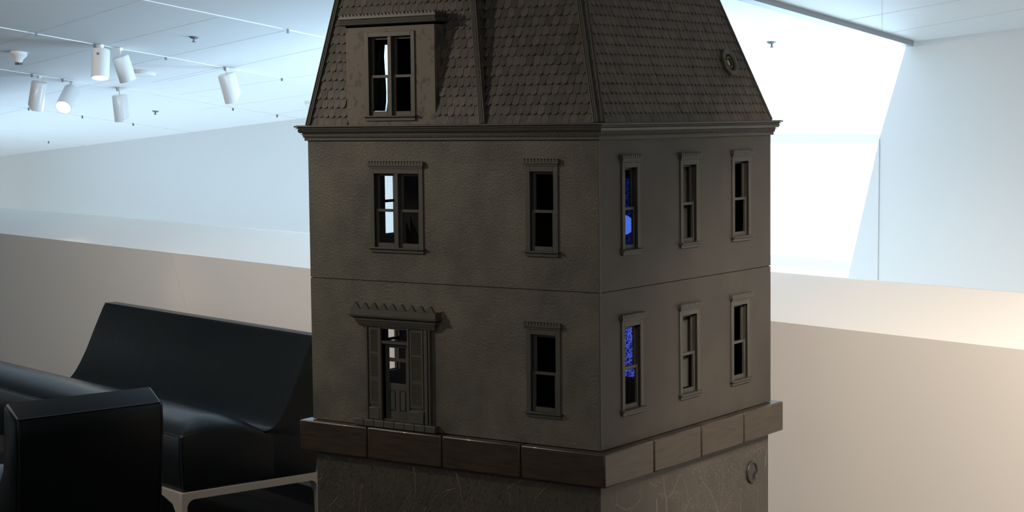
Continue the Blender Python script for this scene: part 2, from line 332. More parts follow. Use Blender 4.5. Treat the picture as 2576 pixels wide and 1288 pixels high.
HX = R0; HF = np.array([FW[0], FW[1], 0]); HF /= np.linalg.norm(HF)
def lamp_head(px, py, ln, lat, tow, label, lit=0, cut=0.0, rad=.040, length=.15, stem=None):
    """px, py: middle of the head's top; the head hangs from the ceiling directly above"""
    # distance: where the stem meets the ceiling
    base = on_ceil(px, py-ln); dep = (base-CAM) @ FW
    top = at(px, py, dep); top[0], top[1] = base[0], base[1]
    t = thing('track_spotlight', T3(base), label, 'spotlight', 'white cylinder spotlights on the ceiling tracks')
    lo = top-base
    m = MB(); m.box(-.009, .009, -.009, .009, -.014, 0); m.tube([(0, 0, -.012), (0, 0, lo[2]-.004)], .0038, 8); m.build('stem', M['whitemetal'], t)
    dr = HX*lat - HF*tow - np.array([0, 0, 1.0]); dr /= np.linalg.norm(dr)
    side = np.cross(dr, HF); side /= np.linalg.norm(side)
    seg = 40; pv = lo; outer = []; a = np.cross(dr, HX); a /= np.linalg.norm(a); b = np.cross(dr, a)
    # b ~ along HX : the cut end slants across the picture or towards the viewer
    m = MB(); pts = []; fs = []
    def rg(r, h, slant):
        out = []
        for j in range(seg):
            q = 2*math.pi*j/seg; c, s_ = math.cos(q), math.sin(q); k = (b @ HX)*s_
            hh = h - (max(0, slant*k-abs(slant)*.25)*r*.62 if slant else 0)
            out.append(T3(pv+dr*hh+r*(c*a+s_*b)))
        return out
    rr = [rg(rad*.92, 0, 0), rg(rad, .006, 0), rg(rad, length, cut), rg(rad*.93, length, cut), rg(rad*.93, length*.55, 0)]
    for r_ in rr: pts += r_
    for i in range(4):
        for j in range(seg): fs.append((i*seg+j, i*seg+(j+1) % seg, (i+1)*seg+(j+1) % seg, (i+1)*seg+j))
    fs.append(tuple(range(seg))[::-1]); m.add(pts, fs); m.build('lamp_housing', M['white'], t, smooth=True, angle=40)
    m = MB(); m.lathe([(rad*.90, length*.70), (rad*.90, length*.72), (0.0, length*.72)] if lit < 2 else [(rad*.92, length*.93), (rad*.92, length*.95), (0, length*.96)], T3(pv), dr, 32)
    lens = m.build('lamp_lens', M['lamp'] if lit else M['grey'], t)
    if lit: lens['label'] = 'lit lamp glowing warm white'
    p = pv+dr*.018-HF*rad*1.0 - HX*rad*.1; m = MB()
    if lit: m.lathe([(0, -.003), (.006, -.003), (.006, .004), (0, .004)], T3(p), -HF, 12); m.build('pivot_screw', M['grey'], t)
    if lit:
        q = base+pv+dr*(length+.01); l = spot('spotlight_beam', T3(q), T3(q+dr), 14 if lit == 1 else 10, WARM, 60, .03); l.name = 'spotlight_beam'
    return t
lamp_head(254, 126, 14, .0, .26, 'upper left white spotlight with glowing rim, first of two hung close together', 1, length=.130)
lamp_head(302, 142, 22, .24, -.25, 'white spotlight tilted right, hanging beside the upper glowing spotlight', 0, rad=.038, length=.115)
lamp_head(99, 206, 16, -.22, -.12, 'leftmost white spotlight, tilted left and unlit', 0, cut=-1.6, rad=.041, length=.15)
lamp_head(181, 226, 20, -.24, 1.15, 'white spotlight glaring at the camera, middle lower left', 2, rad=.043, length=.145)
lamp_head(300, 239, 18, .05, -.15, 'upright white spotlight at right end of the lower row', 0, cut=1.2, rad=.041, length=.142)
lamp_head(569, 186, 16, .22, -.2, 'lone white spotlight tilted right, nearest the house roof', 0, cut=1.5, rad=.043, length=.138)

CDN = -CN
def smoke(px, py, label, r=.040):
    p = on_ceil(px, py); t = thing('smoke_detector', T3(p), label, 'smoke detector')
    m = MB(); m.lathe([(r, 0), (r*1.02, .012), (r*.86, .022), (r*.62, .030), (r*.50, .046), (r*.44, .050), (0, .050)], (0, 0, 0), CDN, 32); m.build('detector_body', M['white'], t, smooth=True)
    m = MB()
    for j in range(8):
        q = j*math.pi/4+.2; m.box(math.cos(q)*r*.36-.003, math.cos(q)*r*.36+.003, math.sin(q)*r*.36-.003, math.sin(q)*r*.36+.003, -.060, -.046)
    m.build('detector_vents', M['grey'], t)
smoke(47, 131, 'white domed smoke detector at far left of the ceiling')
smoke(782, 256, 'white smoke detector half hidden by left edge of the roof', .034)
m = MB(); p = on_ceil(360, 180); m.lathe([(.060, 0), (.064, .008), (.058, .018), (.03, .022), (0, .022)], (0, 0, 0), CDN, 40)
o = m.build('ceiling_speaker', M['white'], smooth=True); o.location = T3(p); tag(o, 'flat white disc fitting on the ceiling behind the tilted spotlight', 'ceiling fitting')
for px, py, lb in ((488, 93, 'upper chrome sprinkler on the ceiling, right of the two hung spotlights'), (391, 279, 'small chrome sprinkler on the ceiling near the far wall'), (1942, 106, 'small sprinkler on the bright ceiling right of the roof')):
    p = on_ceil(px, py); t = thing('sprinkler', T3(p), lb, 'sprinkler', 'sprinklers on the ceiling')
    m = MB(); m.lathe([(.021, 0), (.021, .002), (.012, .008), (0, .008)], (0, 0, 0), CDN, 24); m.build('escutcheon', M['grey'], t, smooth=True)
    m = MB(); m.lathe([(.004, .006), (.004, .018), (.009, .020), (.009, .022), (0, .022)], (0, 0, 0), CDN, 16); m.build('deflector', M['grey'], t)

# ------------------------------------------------------------------ the miniature house
W, D, ZS, HT, ZC = .845, .8265, .3524, .69, .727
house = thing('miniature_house', (0, 0, ZB), 'tall dark brown miniature mansion with shingled mansard roof, standing on a dark pedestal', 'model house')
FR = lambda u, w_, z: (u, -w_, z)          # front: u to the right, w outwards
SD = lambda u, w_, z: (w_, u, z)           # right side
LS = lambda u, w_, z: (-W-w_, u, z)
BK = lambda u, w_, z: (u, D+w_, z)

def holed_wall(f, u0, u1, z0, z1, holes, th=.012, mo=0, mi_in=1, mi_rev=0):
    mb = MB(f); us = sorted({u0, u1, *[h[0] for h in holes], *[h[1] for h in holes]}); zs = sorted({z0, z1, *[h[2] for h in holes], *[h[3] for h in holes]})
    for a, b in zip(us, us[1:]):
        for c, d in zip(zs, zs[1:]):
            mu, mz = (a+b)/2, (c+d)/2
            if any(h[0] < mu < h[1] and h[2] < mz < h[3] for h in holes): continue
            mb.quad((a, 0, c), (b, 0, c), (b, 0, d), (a, 0, d), mo); mb.quad((a, -th, c), (b, -th, c), (b, -th, d), (a, -th, d), mi_in)
    for h in holes:
        a, b, c, d = h[:4]
        mb.quad((a, 0, c), (a, -th, c), (a, -th, d), (a, 0, d), mi_rev); mb.quad((b, 0, c), (b, -th, c), (b, -th, d), (b, 0, d), mi_rev)
        mb.quad((a, 0, c), (b, 0, c), (b, -th, c), (a, -th, c), mi_rev); mb.quad((a, 0, d), (b, 0, d), (b, -th, d), (a, -th, d), mi_rev)
    return mb
wins_front = [(-.1951, -.1070, .4355, .6315, 1), (-.1975, -.1045, .0700, .2630, 1), (-.6477, -.4875, .4300, .6235, 2)]
wins_side = [(.0918, .1700, .4360, .6380, 1), (.3555, .4440, .4350, .6370, 1), (.6140, .7130, .4350, .6385, 1),
             (.0870, .1800, .0730, .2790, 1), (.3500, .4460, .0745, .2790, 1), (.6080, .7060, .0745, .2790, 1)]
CB = .0125
def opening(wn): u0, u1, z0, z1, n = wn; return (u0+CB*.6, u1-CB*.6, z0+.002, z1-CB*.6)
door_hole = (-.6185, -.5385, .0, .238)
fo = [opening(wn) for wn in wins_front]; so = [opening(wn) for wn in wins_side]
low_left = (.286, .372, .112, .192); up_left = (.282, .336, .442, .600)
low_left = (.286, .332, .085, .215)
def bands(f, u0, u1, holes, name, mo, inn=None):
    """each storey of a wall is one panel with a thin joint between them"""
    for (z0, z1) in ((0, ZS-.0008), (ZS+.0008, HT+.02)):
        hs = [h for h in holes if z0 <= h[2] < z1]
        o = holed_wall(f, u0, u1, z0, z1, hs).build(name, [mo, inn or M['inside']], house)
bands(FR, -W, 0, fo+[door_hole], 'front_wall', M['stucco'])
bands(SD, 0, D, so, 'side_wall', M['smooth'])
bands(LS, 0, D, [up_left, low_left], 'side_wall', M['smooth'], M['inside_lit'])
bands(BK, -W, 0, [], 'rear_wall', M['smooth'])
# thin joint between the storeys and floors
mb = MB(); mb.box(-W+.003, -.003, .003, D-.003, ZS-.0012, ZS+.0012); mb.box(-W+.012, -.012, .012, D-.012, ZS-.006, ZS+.004); mb.build('upper_floor', M['black'], house)
mb = MB(); mb.box(-W+.012, -.012, .012, D-.012, .0005, .006); mb.build('ground_floor', M['inside'], house)
mb = MB(); mb.box(-W+.012, -.012, .012, D-.012, .716, .722); mb.build('attic_floor', M['inside'], house)
for z0, z1 in ((.007, .344), (.357, .714)): mb = MB(); mb.box(-.42, -.013, .46, .468, z0, z1); mb.build('partition_wall', M['insidewall'], house)
# corner arris of the house
mb = MB()
for (x, y) in ((.0, .0),):
    mb.box(x-.0022, x+.0012, y-.0012, y+.0022, .001, HT)
mb.build('corner_bead', M['trim'], house)

# --- windows
def teeth(mb, u0, u1, w0, w1, z, h, pitch, shape='arch'):
    n = max(2, round((u1-u0)/pitch)); p = (u1-u0)/n
    for i in range(n):
        a = u0+i*p
        if shape == 'arch': P = [(a+p*.08, 0), (a+p*.92, 0), (a+p*.92, h*.55), (a+p*.72, h*.92), (a+p*.5, h), (a+p*.28, h*.92), (a+p*.08, h*.55)]
        elif shape == 'tri': P = [(a, 0), (a+p, 0), (a+p*.5, h)]
        else: P = [(a+p*.04, 0), (a+p*.96, 0), (a+p*.80, h*.28), (a+p*.72, h*.62), (a+p*.60, h*.95), (a+p*.5, h*1.05), (a+p*.40, h*.95), (a+p*.28, h*.62), (a+p*.20, h*.28)]
        mb.prism([(x, w0, z+y) for x, y in P], [(x, w1, z+y) for x, y in P])
def frame_rect(mb, u0, u1, z0, z1, wd, w0, w1, bot=None, top=None):
    bot = bot or wd; top = top or wd
    mb.box(u0, u0+wd, w0, w1, z0, z1); mb.box(u1-wd, u1, w0, w1, z0, z1); mb.box(u0+wd, u1-wd, w0, w1, z0, z0+bot); mb.box(u0+wd, u1-wd, w0, w1, z1-top, z1)
def window(f, wn, crown=True, parent=None, cb=CB, tri=False):
    parent = parent or house
    u0, u1, z0, z1, n = wn
    mb = MB(f); P = .0035
    mb.box(u0, u0+cb, 0, P, z0+.004, z1); mb.box(u1-cb, u1, 0, P, z0+.004, z1); mb.box(u0+cb, u1-cb, 0, P, z1-cb, z1)
    mulls = [] if n == 1 else [((u0+u1)/2-.0055, (u0+u1)/2+.0055)]
    for a, b in mulls: mb.box(a, b, -.014, P, z0+.004, z1-cb)
    for a in (u0+cb*.6, u1-cb*.6-.0015-.0005): mb.box(a, a+.002, -.016, .0005, z0+.004, z1-cb)
    mb.box(u0+cb*.6, u1-cb*.6, -.016, .0005, z1-cb*1.0, z1-cb*.55)
    win = mb.build('window', M['trim'], parent, bevel=.0006, seg=1)
    cells = [(u0+cb, u1-cb)] if n == 1 else [(u0+cb, mulls[0][0]), (mulls[0][1], u1-cb)]
    zm = z0+.012+(z1-cb-z0-.012)*.475
    for (a, b) in cells:
        mb = MB(f); frame_rect(mb, a, b, zm-.003, z1-cb+.002, .0062, -.0155, -.0105, bot=.006, top=.008); mb.build('upper_sash', M['trim'], win, bevel=.0004, seg=1)
        mb = MB(f); frame_rect(mb, a, b, z0+.004, zm+.004, .0072, -.0095, -.0035, bot=.011, top=.0068); mb.build('lower_sash', M['trim'], win, bevel=.0004, seg=1)
    mb = MB(f); mb.box(u0-.0055, u1+.0055, 0, .0125, z0+.0015, z0+.0048); mb.box(u0-.001, u1+.001, 0, .0055, z0-.0075, z0+.0015); mb.build('window_sill', M['trim'], win, bevel=.0005, seg=1)
    if crown:
        mb = MB(f); e = .0055
        mb.box(u0-.001, u1+.001, 0, .0055, z1, z1+.0035); mb.box(u0-e*.6, u1+e*.6, 0, .0075, z1+.0035, z1+.006); mb.box(u0-e, u1+e, 0, .010, z1+.006, z1+.0085)
        teeth(mb, u0-e, u1+e, .0025, .0088, z1+.0085, .0085, .0088)
        mb.box(u0-e, u1+e, 0, .0028, z1+.0085, z1+.0150)
        mb.build('window_crown', M['trim'], win)
    return win
for wn in wins_front: window(FR, wn)
for wn in wins_side: window(SD, wn)
for z0, z1 in ((.448, .632), (.088, .272)): mb = MB(SD); mb.box(.362, .438, -.026, -.0235, z0, z1); bl = mb.build('window_blind', M['blind'], house)
for (a, b, c, d), zz in ((up_left, .529), (low_left, .168)):
    mb = MB(LS); frame_rect(mb, a-.010, b+.010, c-.010, d+.010, .0125, -.004, .0035); mb.box(a-.002, b+.002, -.0100, -.0035, zz-.0035, zz+.0035); mb.build('window', M['trim'], house)

# --- front door
mb = MB(FR)
d0, d1, dt = -.6690, -.4700, .243
for a, b, w_ in ((-.6690, -.6640, .006), (-.6640, -.6600, .009), (-.6600, -.6570, .005), (-.4910, -.4860, .005), (-.4860, -.4780, .009), (-.4780, -.4730, .006), (-.4730, -.4690, .010)):
    mb.box(a, b, 0, w_, .0168, dt)
mb.box(-.6570, -.6185, 0, .0035, .0168, dt); mb.box(-.5385, -.4910, 0, .0035, .0168, dt)     # backing behind the shutters
mb.box(-.6240, -.6185, -.014, .0085, .0168, dt); mb.box(-.5385, -.5330, -.014, .0085, .0168, dt)  # jambs
mb.box(-.6185, -.5385, -.014, .006, .2385, dt+.002); mb.box(-.6185, -.5385, -.013, .0055, .2025, .2095)
mb.box(-.6185, -.5385, -.013, .002, .0168, .0205)
surround = mb.build('door_surround', M['trim'], house, bevel=.0005, seg=1)
for (a, b) in ((-.6560, -.6250), (-.5320, -.4920)):
    mb = MB(FR); frame_rect(mb, a, b, .0530, .2400, .0055, .0035, .0065, bot=.006, top=.0050)
    H3 = (.2350-.0590); zz = [.0590, .0590+H3*.30, .0590+H3*.345, .0590+H3*.655, .0590+H3*.695, .2350]
    mb.box(a+.0055, b-.0055, .0035, .0062, zz[1], zz[2]); mb.box(a+.0055, b-.0055, .0035, .0062, zz[3], zz[4])
    for k in (0, 2, 4):
        z = zz[k]
        while z < zz[k+1]-.003:
            mb.prism([(a+.0055, .0036, z+.0038), (a+.0055, .0036, z+.0012), (a+.0055, .0068, z), (a+.0055, .0072, z+.0010)], [(b-.0055, .0036, z+.0038), (b-.0055, .0036, z+.0012), (b-.0055, .0068, z), (b-.0055, .0072, z+.0010)]); z += .0041
    mb.build('shutter', M['trim'], surround)
    mb = MB(FR); mb.box(a-.0010, b+.0010, .0035, .0100, .0170, .0465); mb.build('door_plinth_block', M['trim'], surround, bevel=.001, seg=1)
mb = MB(FR); lw0, lw1 = -.0125, -.0085
zs_ = [.0205, .0385, .0885, .1060, .1585, .1675, .1920, .2025]
U = [-.6185, -.6080, -.5880, -.5760, -.5560, -.5385]
mb.box(U[0], U[1], lw0, lw1, zs_[0], zs_[7]); mb.box(U[4], U[5], lw0, lw1, zs_[0], zs_[7])
mb.box(U[1], U[4], lw0, lw1, zs_[0], zs_[1]); mb.box(U[1], U[4], lw0, lw1, zs_[2], zs_[3]); mb.box(U[1], U[4], lw0, lw1, zs_[4], zs_[5]); mb.box(U[1], U[4], lw0, lw1, zs_[6], zs_[7])
mb.box(U[2], U[3], lw0, lw1, zs_[1], zs_[2]); mb.box(U[2], U[3], lw0, lw1, zs_[5], zs_[6])
for a, b in ((U[1], U[2]), (U[3], U[4])):
    mb.box(a, b, lw0, lw1-.0028, zs_[1], zs_[2]); mb.box(a+.0028, b-.0028, lw1-.003, lw1+.0004, zs_[1]+.003, zs_[2]-.003)
mb.build('door_leaf', M['trim'], surround, bevel=.0004, seg=1)
mb = MB(FR)
prf = [(0, .2430), (.0095, .2430), (.0095, .2450), (.0120, .2455), (.0120, .2495), (.0140, .2505), (.0155, .2560), (.0175, .2580), (.0175, .2615), (.0235, .2660), (.0265, .2680), (.0270, .2730), (.0235, .2745), (.0232, .2855), (.0215, .2865), (0, .2865)]
def mitred(mb, u0, u1, prf):
    n = len(prf); A = [(u0-w_, 0 if 0 else w_, z) for w_, z in prf]; B = [(u1+w_, w_, z) for w_, z in prf]
    mb.prism(A, B); mb.prism([(u0-w_, 0, z) for w_, z in prf], A); mb.prism(B, [(u1+w_, 0, z) for w_, z in prf])
mitred(mb, -.6745, -.4640, prf)
for i in range(48): a = -.683+i*.0047; mb.box(a, a+.0025, .0118, .0132, .2458, .2490)
mb.build('door_hood', M['trim'], surround)
mb = MB(FR); teeth(mb, -.6980, -.4420, .0175, .0225, .2862, .0150, .0285, 'big'); mb.build('hood_cresting', M['trim'], surround)
x0 = -.6985
for i in range(8):
    mb = MB(FR); a = x0+i*.0312; b = min(a+.0298, -.4555+.006); mb.box(a, b, 0, .018, .0004, .0163); mb.build('door_step_block', M['trim'], surround, bevel=.0012, seg=2)

# --- cornice
mb = MB()
cprof = [(0, .7265), (.0235, .7265), (.0245, .7240), (.0235, .7225), (.0185, .7222), (.0185, .7207), (.0215, .7203), (.0215, .7190), (.0165, .7186), (.0165, .7172), (.0180, .7150), (.0165, .7110), (.0145, .7085), (.0095, .7082), (.0095, .7068), (.0128, .7064), (.0128, .7050),
         (.0090, .7046), (.0095, .7025), (.0085, .7010), (.0085, .6975), (.0060, .6972), (.0060, .6905), (.0048, .6895), (0, .6895)]
def ring(p, z): return [(p, -p, z), (p, D+p, z), (-W-p, D+p, z), (-W-p, -p, z)]
pts = []; fs = []
for p_, z_ in cprof: pts += ring(p_, z_)
for i in range(len(cprof)-1):
    for j in range(4): fs.append((i*4+j, i*4+(j+1) % 4, (i+1)*4+(j+1) % 4, (i+1)*4+j))
fs.append((0, 1, 2, 3)); mb.add(pts, fs)
u = -W-.006
while u < .008: mb.box(u, u+.0022, -.0100, -.0080, .6975, .7012); u += .0042
u = -.006
while u < D+.006: mb.box(.0080, .0100, u, u+.0022, .6975, .7012); u += .0042
mb.build('cornice', M['trim'], house)
mb = MB(); mb.box(-W-.02, .02, -.02, D+.02, .7258, .7272); mb.build('cornice_top', M['inside'], house)

# --- mansard roof
ra, rb, rc, rk, rl, rm, XM, RH = .33, .275, .32, .17, .19, .20, -.304, .37
def Pf(u, h, o=0): n = Vector((0, -1, rb)).normalized(); return (u+n[0]*o, rb*h+n[1]*o, ZC+h+n[2]*o)
def Pp(u, h, o=0): n = Vector((0, -1, rk)).normalized(); return (u+n[0]*o, rk*h+n[1]*o, ZC+h+n[2]*o)
def Ps(u, h, o=0): n = Vector((1, 0, ra)).normalized(); return (-ra*h+n[0]*o, u+n[1]*o, ZC+h+n[2]*o)
def Pr(u, h, o=0): n = Vector((1, 0, rm)).normalized(); return (XM-rm*h+n[0]*o, u, ZC+h+n[2]*o)
def Pl(u, h, o=0): n = Vector((-1, 0, rl)).normalized(); return (-W+rl*h+n[0]*o, u, ZC+h+n[2]*o)
def Pb(u, h, o=0): return (u, D-rc*h+o, ZC+h)
def shingles(P, rng, name, mt, hole=None, sw=.0190, rh=.0222, start=.0):
    mb = MB(); h = -0.004; row = 0; rnd = random.Random(hash(name) % 1000 if 0 else len(name)*7)
    while h < RH-.005:
        lo, hi = rng(max(h, 0)); u = lo-(sw/2 if row % 2 else 0)-rnd.random()*.003
        while u < hi:
            a, b = max(u, lo), min(u+sw*.965, hi); mid = u+sw*.48
            jit = rnd.uniform(-.0006, .0006); lift = rnd.uniform(.0030, .0046); mb.cr = rnd.random()
            if b-a > .002 and not (hole and hole[0] < (a+b)/2 < hole[1] and hole[2]-.0 < h+.012 < hole[3]):
                top = min(h+rh*1.35, RH); r = sw*.4825; ys = []
                if row == 0: bot = [(a, 0), (b, 0)]
                else:
                    bot = []
                    for k in range(7):
                        q = math.pi*(1-k/6); x = mid+r*math.cos(q); y = .0088*(1-math.sin(q)) if 0 else (.0075-.0075*math.sin(q))
                        if a-1e-6 <= x <= b+1e-6: bot.append((x, y))
                    if len(bot) < 2: bot = [(a, .004), (b, .004)]
                    if bot[0][0] > a+1e-4: bot.insert(0, (a, bot[0][1]))
                    if bot[-1][0] < b-1e-4: bot.append((b, bot[-1][1]))
                def off(y): return lift*(1-(y)/(rh*1.35))+.0006
                A = [(x, h+y+jit) for x, y in bot]+[(bot[-1][0], top), (bot[0][0], top)]
                up = [P(x, yy, off(max(0, yy-h))) for x, yy in A]; dn = [P(x, yy, -.0005) for x, yy in A]
                n = len(A); mb.add(up+dn, [tuple(range(n))]+[(i, n+i, n+(i+1) % n, (i+1) % n) for i in range(n-2)]+[(n-2, 2*n-2, 2*n-1, n-1), (n-1, 2*n-1, n, 0)])
            u += sw
        h += rh; row += 1
    return mb.build(name, mt, house, rnd=True)
dorm = (-.7175, -.4490, 0, .2365)
def front_rng(h): return (XM-rm*h+.002, -ra*h)
shingles(Pf, front_rng, 'front_shingles', M['shingle'])
shingles(Ps, lambda h: (rb*h, D-rc*h), 'side_shingles', M['shingle_side'])
shingles(Pr, lambda h: (rk*h, rb*h+.002), 'return_shingles', M['shingle'])
def pav(mbname, lo_f, hi_f): return shingles(Pp, lambda h: (lo_f(h), hi_f(h)), mbname, M['shingle'])
class _: pass
shingles(Pp, lambda h: (-W+rl*h, XM-rm*h), 'pavilion_shingles', M['shingle'], hole=(dorm[0], dorm[1], -1, dorm[3]-.01))
# decks under the shingles
mb = MB()
def deck(P, pts, mi=0):
    A = [P(u, h, 0) for u, h in pts]; B = [P(u, h, -.006) for u, h in pts]; mb.prism(A, B, mi)
deck(Pf, [(XM, 0), (0, 0), (-ra*RH, RH), (XM-rm*RH, RH)])
deck(Ps, [(0, 0), (D, 0), (D-rc*RH, RH), (rb*RH, RH)])
deck(Pr, [(0, 0), (.001, 0), (rb*RH, RH), (rk*RH, RH)])
deck(Pp, [(-W, 0), (dorm[0], 0), (dorm[0], RH), (-W+rl*RH, RH)]); deck(Pp, [(dorm[1], 0), (XM, 0), (XM-rm*RH, RH), (dorm[1], RH)]); deck(Pp, [(dorm[0], dorm[3]), (dorm[1], dorm[3]), (dorm[1], RH), (dorm[0], RH)])
hl = (.243, .300, .030, .204)
deck(Pl, [(0, 0), (hl[0], 0), (hl[0], RH), (rk*RH, RH)]); deck(Pl, [(hl[1], 0), (D, 0), (D-rc*RH, RH), (hl[1], RH)])
deck(Pl, [(hl[0], 0), (hl[1], 0), (hl[1], hl[2]), (hl[0], hl[2])]); deck(Pl, [(hl[0], hl[3]), (hl[1], hl[3]), (hl[1], RH), (hl[0], RH)])
A = [Pb(-W, 0), Pb(0, 0), Pb(-ra*RH, RH), Pb(-W+rl*RH, RH)]; mb.prism(A, [(x, y-.006, z) for x, y, z in A])
mb.prism([Pp(-W+rl*RH, RH), Pp(XM-rm*RH, RH), Pf(XM-rm*RH, RH), Pf(-ra*RH, RH), Pb(-ra*RH, RH), Pb(-W+rl*RH, RH)],
         [(x, y, z+.008) for x, y, z in [Pp(-W+rl*RH, RH), Pp(XM-rm*RH, RH), Pf(XM-rm*RH, RH), Pf(-ra*RH, RH), Pb(-ra*RH, RH), Pb(-W+rl*RH, RH)]])
mb.build('roof_deck', M['inside'], house)
# reeded mouldings on the ridges
def reeds(lines, name, r=.0021, mt='trim'):
    mb = MB()
    for a, b in lines: mb.tube([a, b], r, 8)
    return mb.build(name, M[mt], house, smooth=True, angle=60)
def strip(mb, P, f0, f1, o=.006):
    A = [P(f0(0), 0, -.001), P(f1(0), 0, -.001), P(f1(0), 0, o), P(f0(0), 0, o)]; B = [P(f0(RH), RH, -.001), P(f1(RH), RH, -.001), P(f1(RH), RH, o), P(f0(RH), RH, o)]; mb.prism(A, B)
def reed_line(P, fu, o=.0075): return (P(fu(0), 0, o), P(fu(RH), RH, o))
mb = MB(); strip(mb, Pf, lambda h: -ra*h-.0085, lambda h: -ra*h+.002); strip(mb, Ps, lambda h: rb*h-.002, lambda h: rb*h+.016, .005)
for d in (-.0080, -.0030, .0015): a, b = reed_line(Pf, lambda h: -ra*h+d, .0068); mb.tube([a, b], .0022, 8)
a, b = reed_line(Ps, lambda h: rb*h+.0150, .0055); mb.tube([a, b], .0016, 8)
a, b = reed_line(Ps, lambda h: rb*h+.0020, .0055); mb.tube([a, b], .0020, 8)
mb.build('ridge_moulding', M['trim'], house, smooth=True, angle=50)
mb = MB(); strip(mb, Pp, lambda h: XM-rm*h-.0140, lambda h: XM-rm*h+.002)
for d in (-.0130, -.0088, -.0044, .0004): a, b = reed_line(Pp, lambda h: XM-rm*h+d, .0068); mb.tube([a, b], .0021, 8)
mb.build('ridge_moulding', M['trim'], house, smooth=True, angle=50)
mb = MB(); strip(mb, Pp, lambda h: -W+rl*h-.002, lambda h: -W+rl*h+.012)
for d in (0, .0060, .0110): a, b = reed_line(Pp, lambda h: -W+rl*h+d, .0068); mb.tube([a, b], .0019, 8)
mb.build('ridge_moulding', M['trim'], house, smooth=True, angle=50)
mb = MB(); a, b = Ps(D, 0, .003), Ps(D-rc*RH, RH, .003); mb.tube([a, b], .004, 8); mb.build('ridge_moulding', M['trim'], house, smooth=True)

# --- dormer
dz1 = .9655; dw = (-.6570, -.5060, .7440, .9470, 2)
dh = (dw[0]+.008, dw[1]-.008, dw[2]+.002, dw[3]-.008)
mbd = holed_wall(FR, dorm[0], dorm[1], .7272, dz1, [dh], th=.008)
def dback(h): return rk*h+.004
for x, sgn in ((dorm[0], 1), (dorm[1], -1)):
    hz = dz1-ZC; mbd.quad((x, 0, ZC+.0003), (x, 0, dz1), (x, -.008, dz1), (x, -.008, ZC+.0003)); A = [(x, -.008, ZC+.0005), (x, -.008, dz1), (x, -dback(hz), dz1), (x, -.0081-dback(0), ZC+.0005)]; B = [(x+sgn*.008, p[1], p[2]) for p in A]; mbd.prism(A, B, 0)
mbd.prism([(dorm[0], 0, dz1), (dorm[1], 0, dz1), (dorm[1], -dback(.24), dz1), (dorm[0], -dback(.24), dz1)], [(dorm[0], 0, dz1-.006), (dorm[1], 0, dz1-.006), (dorm[1], -dback(.24), dz1-.006), (dorm[0], -dback(.24), dz1-.006)], 1)
dormer = mbd.build('dormer', [M['dormer'], M['inside']], house)
dormer['label'] = 'dormer with patchy worn paint'
window(FR, dw, crown=False, parent=dormer, cb=.0115)
bpy.context.view_layer.update()
mb = MB(FR)
dp = [(0, .9640), (.0060, .9640), (.0150, .9660), (.0155, .9690), (.0110, .9705), (.0090, .9740), (.0100, .9780), (.0120, .9800), (.0115, .9850), (0, .9850)]
A = [(dorm[0]-.0, w_, z) for w_, z in dp]
def dcor(mb, u0, u1, prf, dep):
    A = [(u0-w_, w_, z) for w_, z in prf]; B = [(u1+w_, w_, z) for w_, z in prf]
    mb.prism(A, B); mb.prism([(u0-w_, -dep, z) for w_, z in prf], A); mb.prism(B, [(u1+w_, -dep, z) for w_, z in prf])
dcor(mb, dorm[0], dorm[1], dp, .050); mb.box(dorm[0], dorm[1], -.055, .002, .9640, .9845)
mb.build('dormer_cornice', M['trim'], dormer)
mb = MB(FR); teeth(mb, dorm[0]-.010, dorm[1]+.010, .0065, .0105, .9848, .0075, .0112, 'tri')
for i in range(4): mb.prism([(dorm[1]+.0065, .010-i*.0112, .9848), (dorm[1]+.0065, .010-(i+1)*.0112, .9848), (dorm[1]+.0065, .010-(i+.5)*.0112, .9923)], [(dorm[1]+.0105, .010-i*.0112, .9848), (dorm[1]+.0105, .010-(i+1)*.0112, .9848), (dorm[1]+.0105, .010-(i+.5)*.0112, .9923)])
mb.build('dormer_cresting', M['trim'], dormer)
# curtain blowing in the attic window on the far side
mb = MB(); cz = [.935, .90, .87, .84, .81, .785, .762]; ce = [.245, .248, .254, .260, .266, .271, .274]; cw = [.0, .004, .008, .010, .011, .011, .010]
pts = []; NN = 7
for z, e, w_ in zip(cz, ce, cw):
    for k in range(NN): t_ = k/(NN-1); pts.append((-W+rl*(z-ZC)+.012+.003*math.sin(t_*9+z*30), .228+(e-.228)*t_+w_*t_*.4, z))
mb.add(pts, [(i*NN+k, i*NN+k+1, (i+1)*NN+k+1, (i+1)*NN+k) for i in range(len(cz)-1) for k in range(NN-1)])
cu = mb.build('curtain', M['fabric'], house, smooth=True); sd = cu.modifiers.new('thick', 'SOLIDIFY'); sd.thickness = .0006; cu['label'] = 'pale blue curtain in the attic window'

# --- octagonal peephole window in the right roof slope
nn = Vector((1, 0, ra)).normalized(); pc = Vector(tuple(hit(1829, 159, (0, 0, ZB+ZC), (1, 0, ra)))) - Vector((0, 0, ZB)); upv = Vector((-ra, 0, 1)).normalized()
mb = MB(); a_ax = np.array(upv)
mb.lathe([(.0370, .002), (.0375, .009), (.0350, .0120), (.0270, .0120), (.0230, .0085), (.0230, .004)], tuple(pc), tuple(nn), 8, a=a_ax)
rw = mb.build('octagonal_window', M['trim'], house)
mb = MB(); mb.lathe([(.0228, .0030), (.0225, .0042), (0, .0042)], tuple(pc), tuple(nn), 8, a=a_ax); mb.build('lens_well', M['black'], rw)
mb = MB(); mb.lathe([(.0150, .004), (.0165, .0075), (.0150, .0090), (.0105, .0070), (.0100, .0045)], tuple(pc), tuple(nn), 24, a=a_ax); mb.build('lens_ring', M['greyplug'], rw, smooth=True)
mb = MB(); mb.lathe([(.0088, .0044), (.0060, .0052), (0, .0054)], tuple(pc-Vector((0, .001, .001))), tuple(nn), 24, a=a_ax); mb.build('lens', M['amber'], rw, smooth=True)

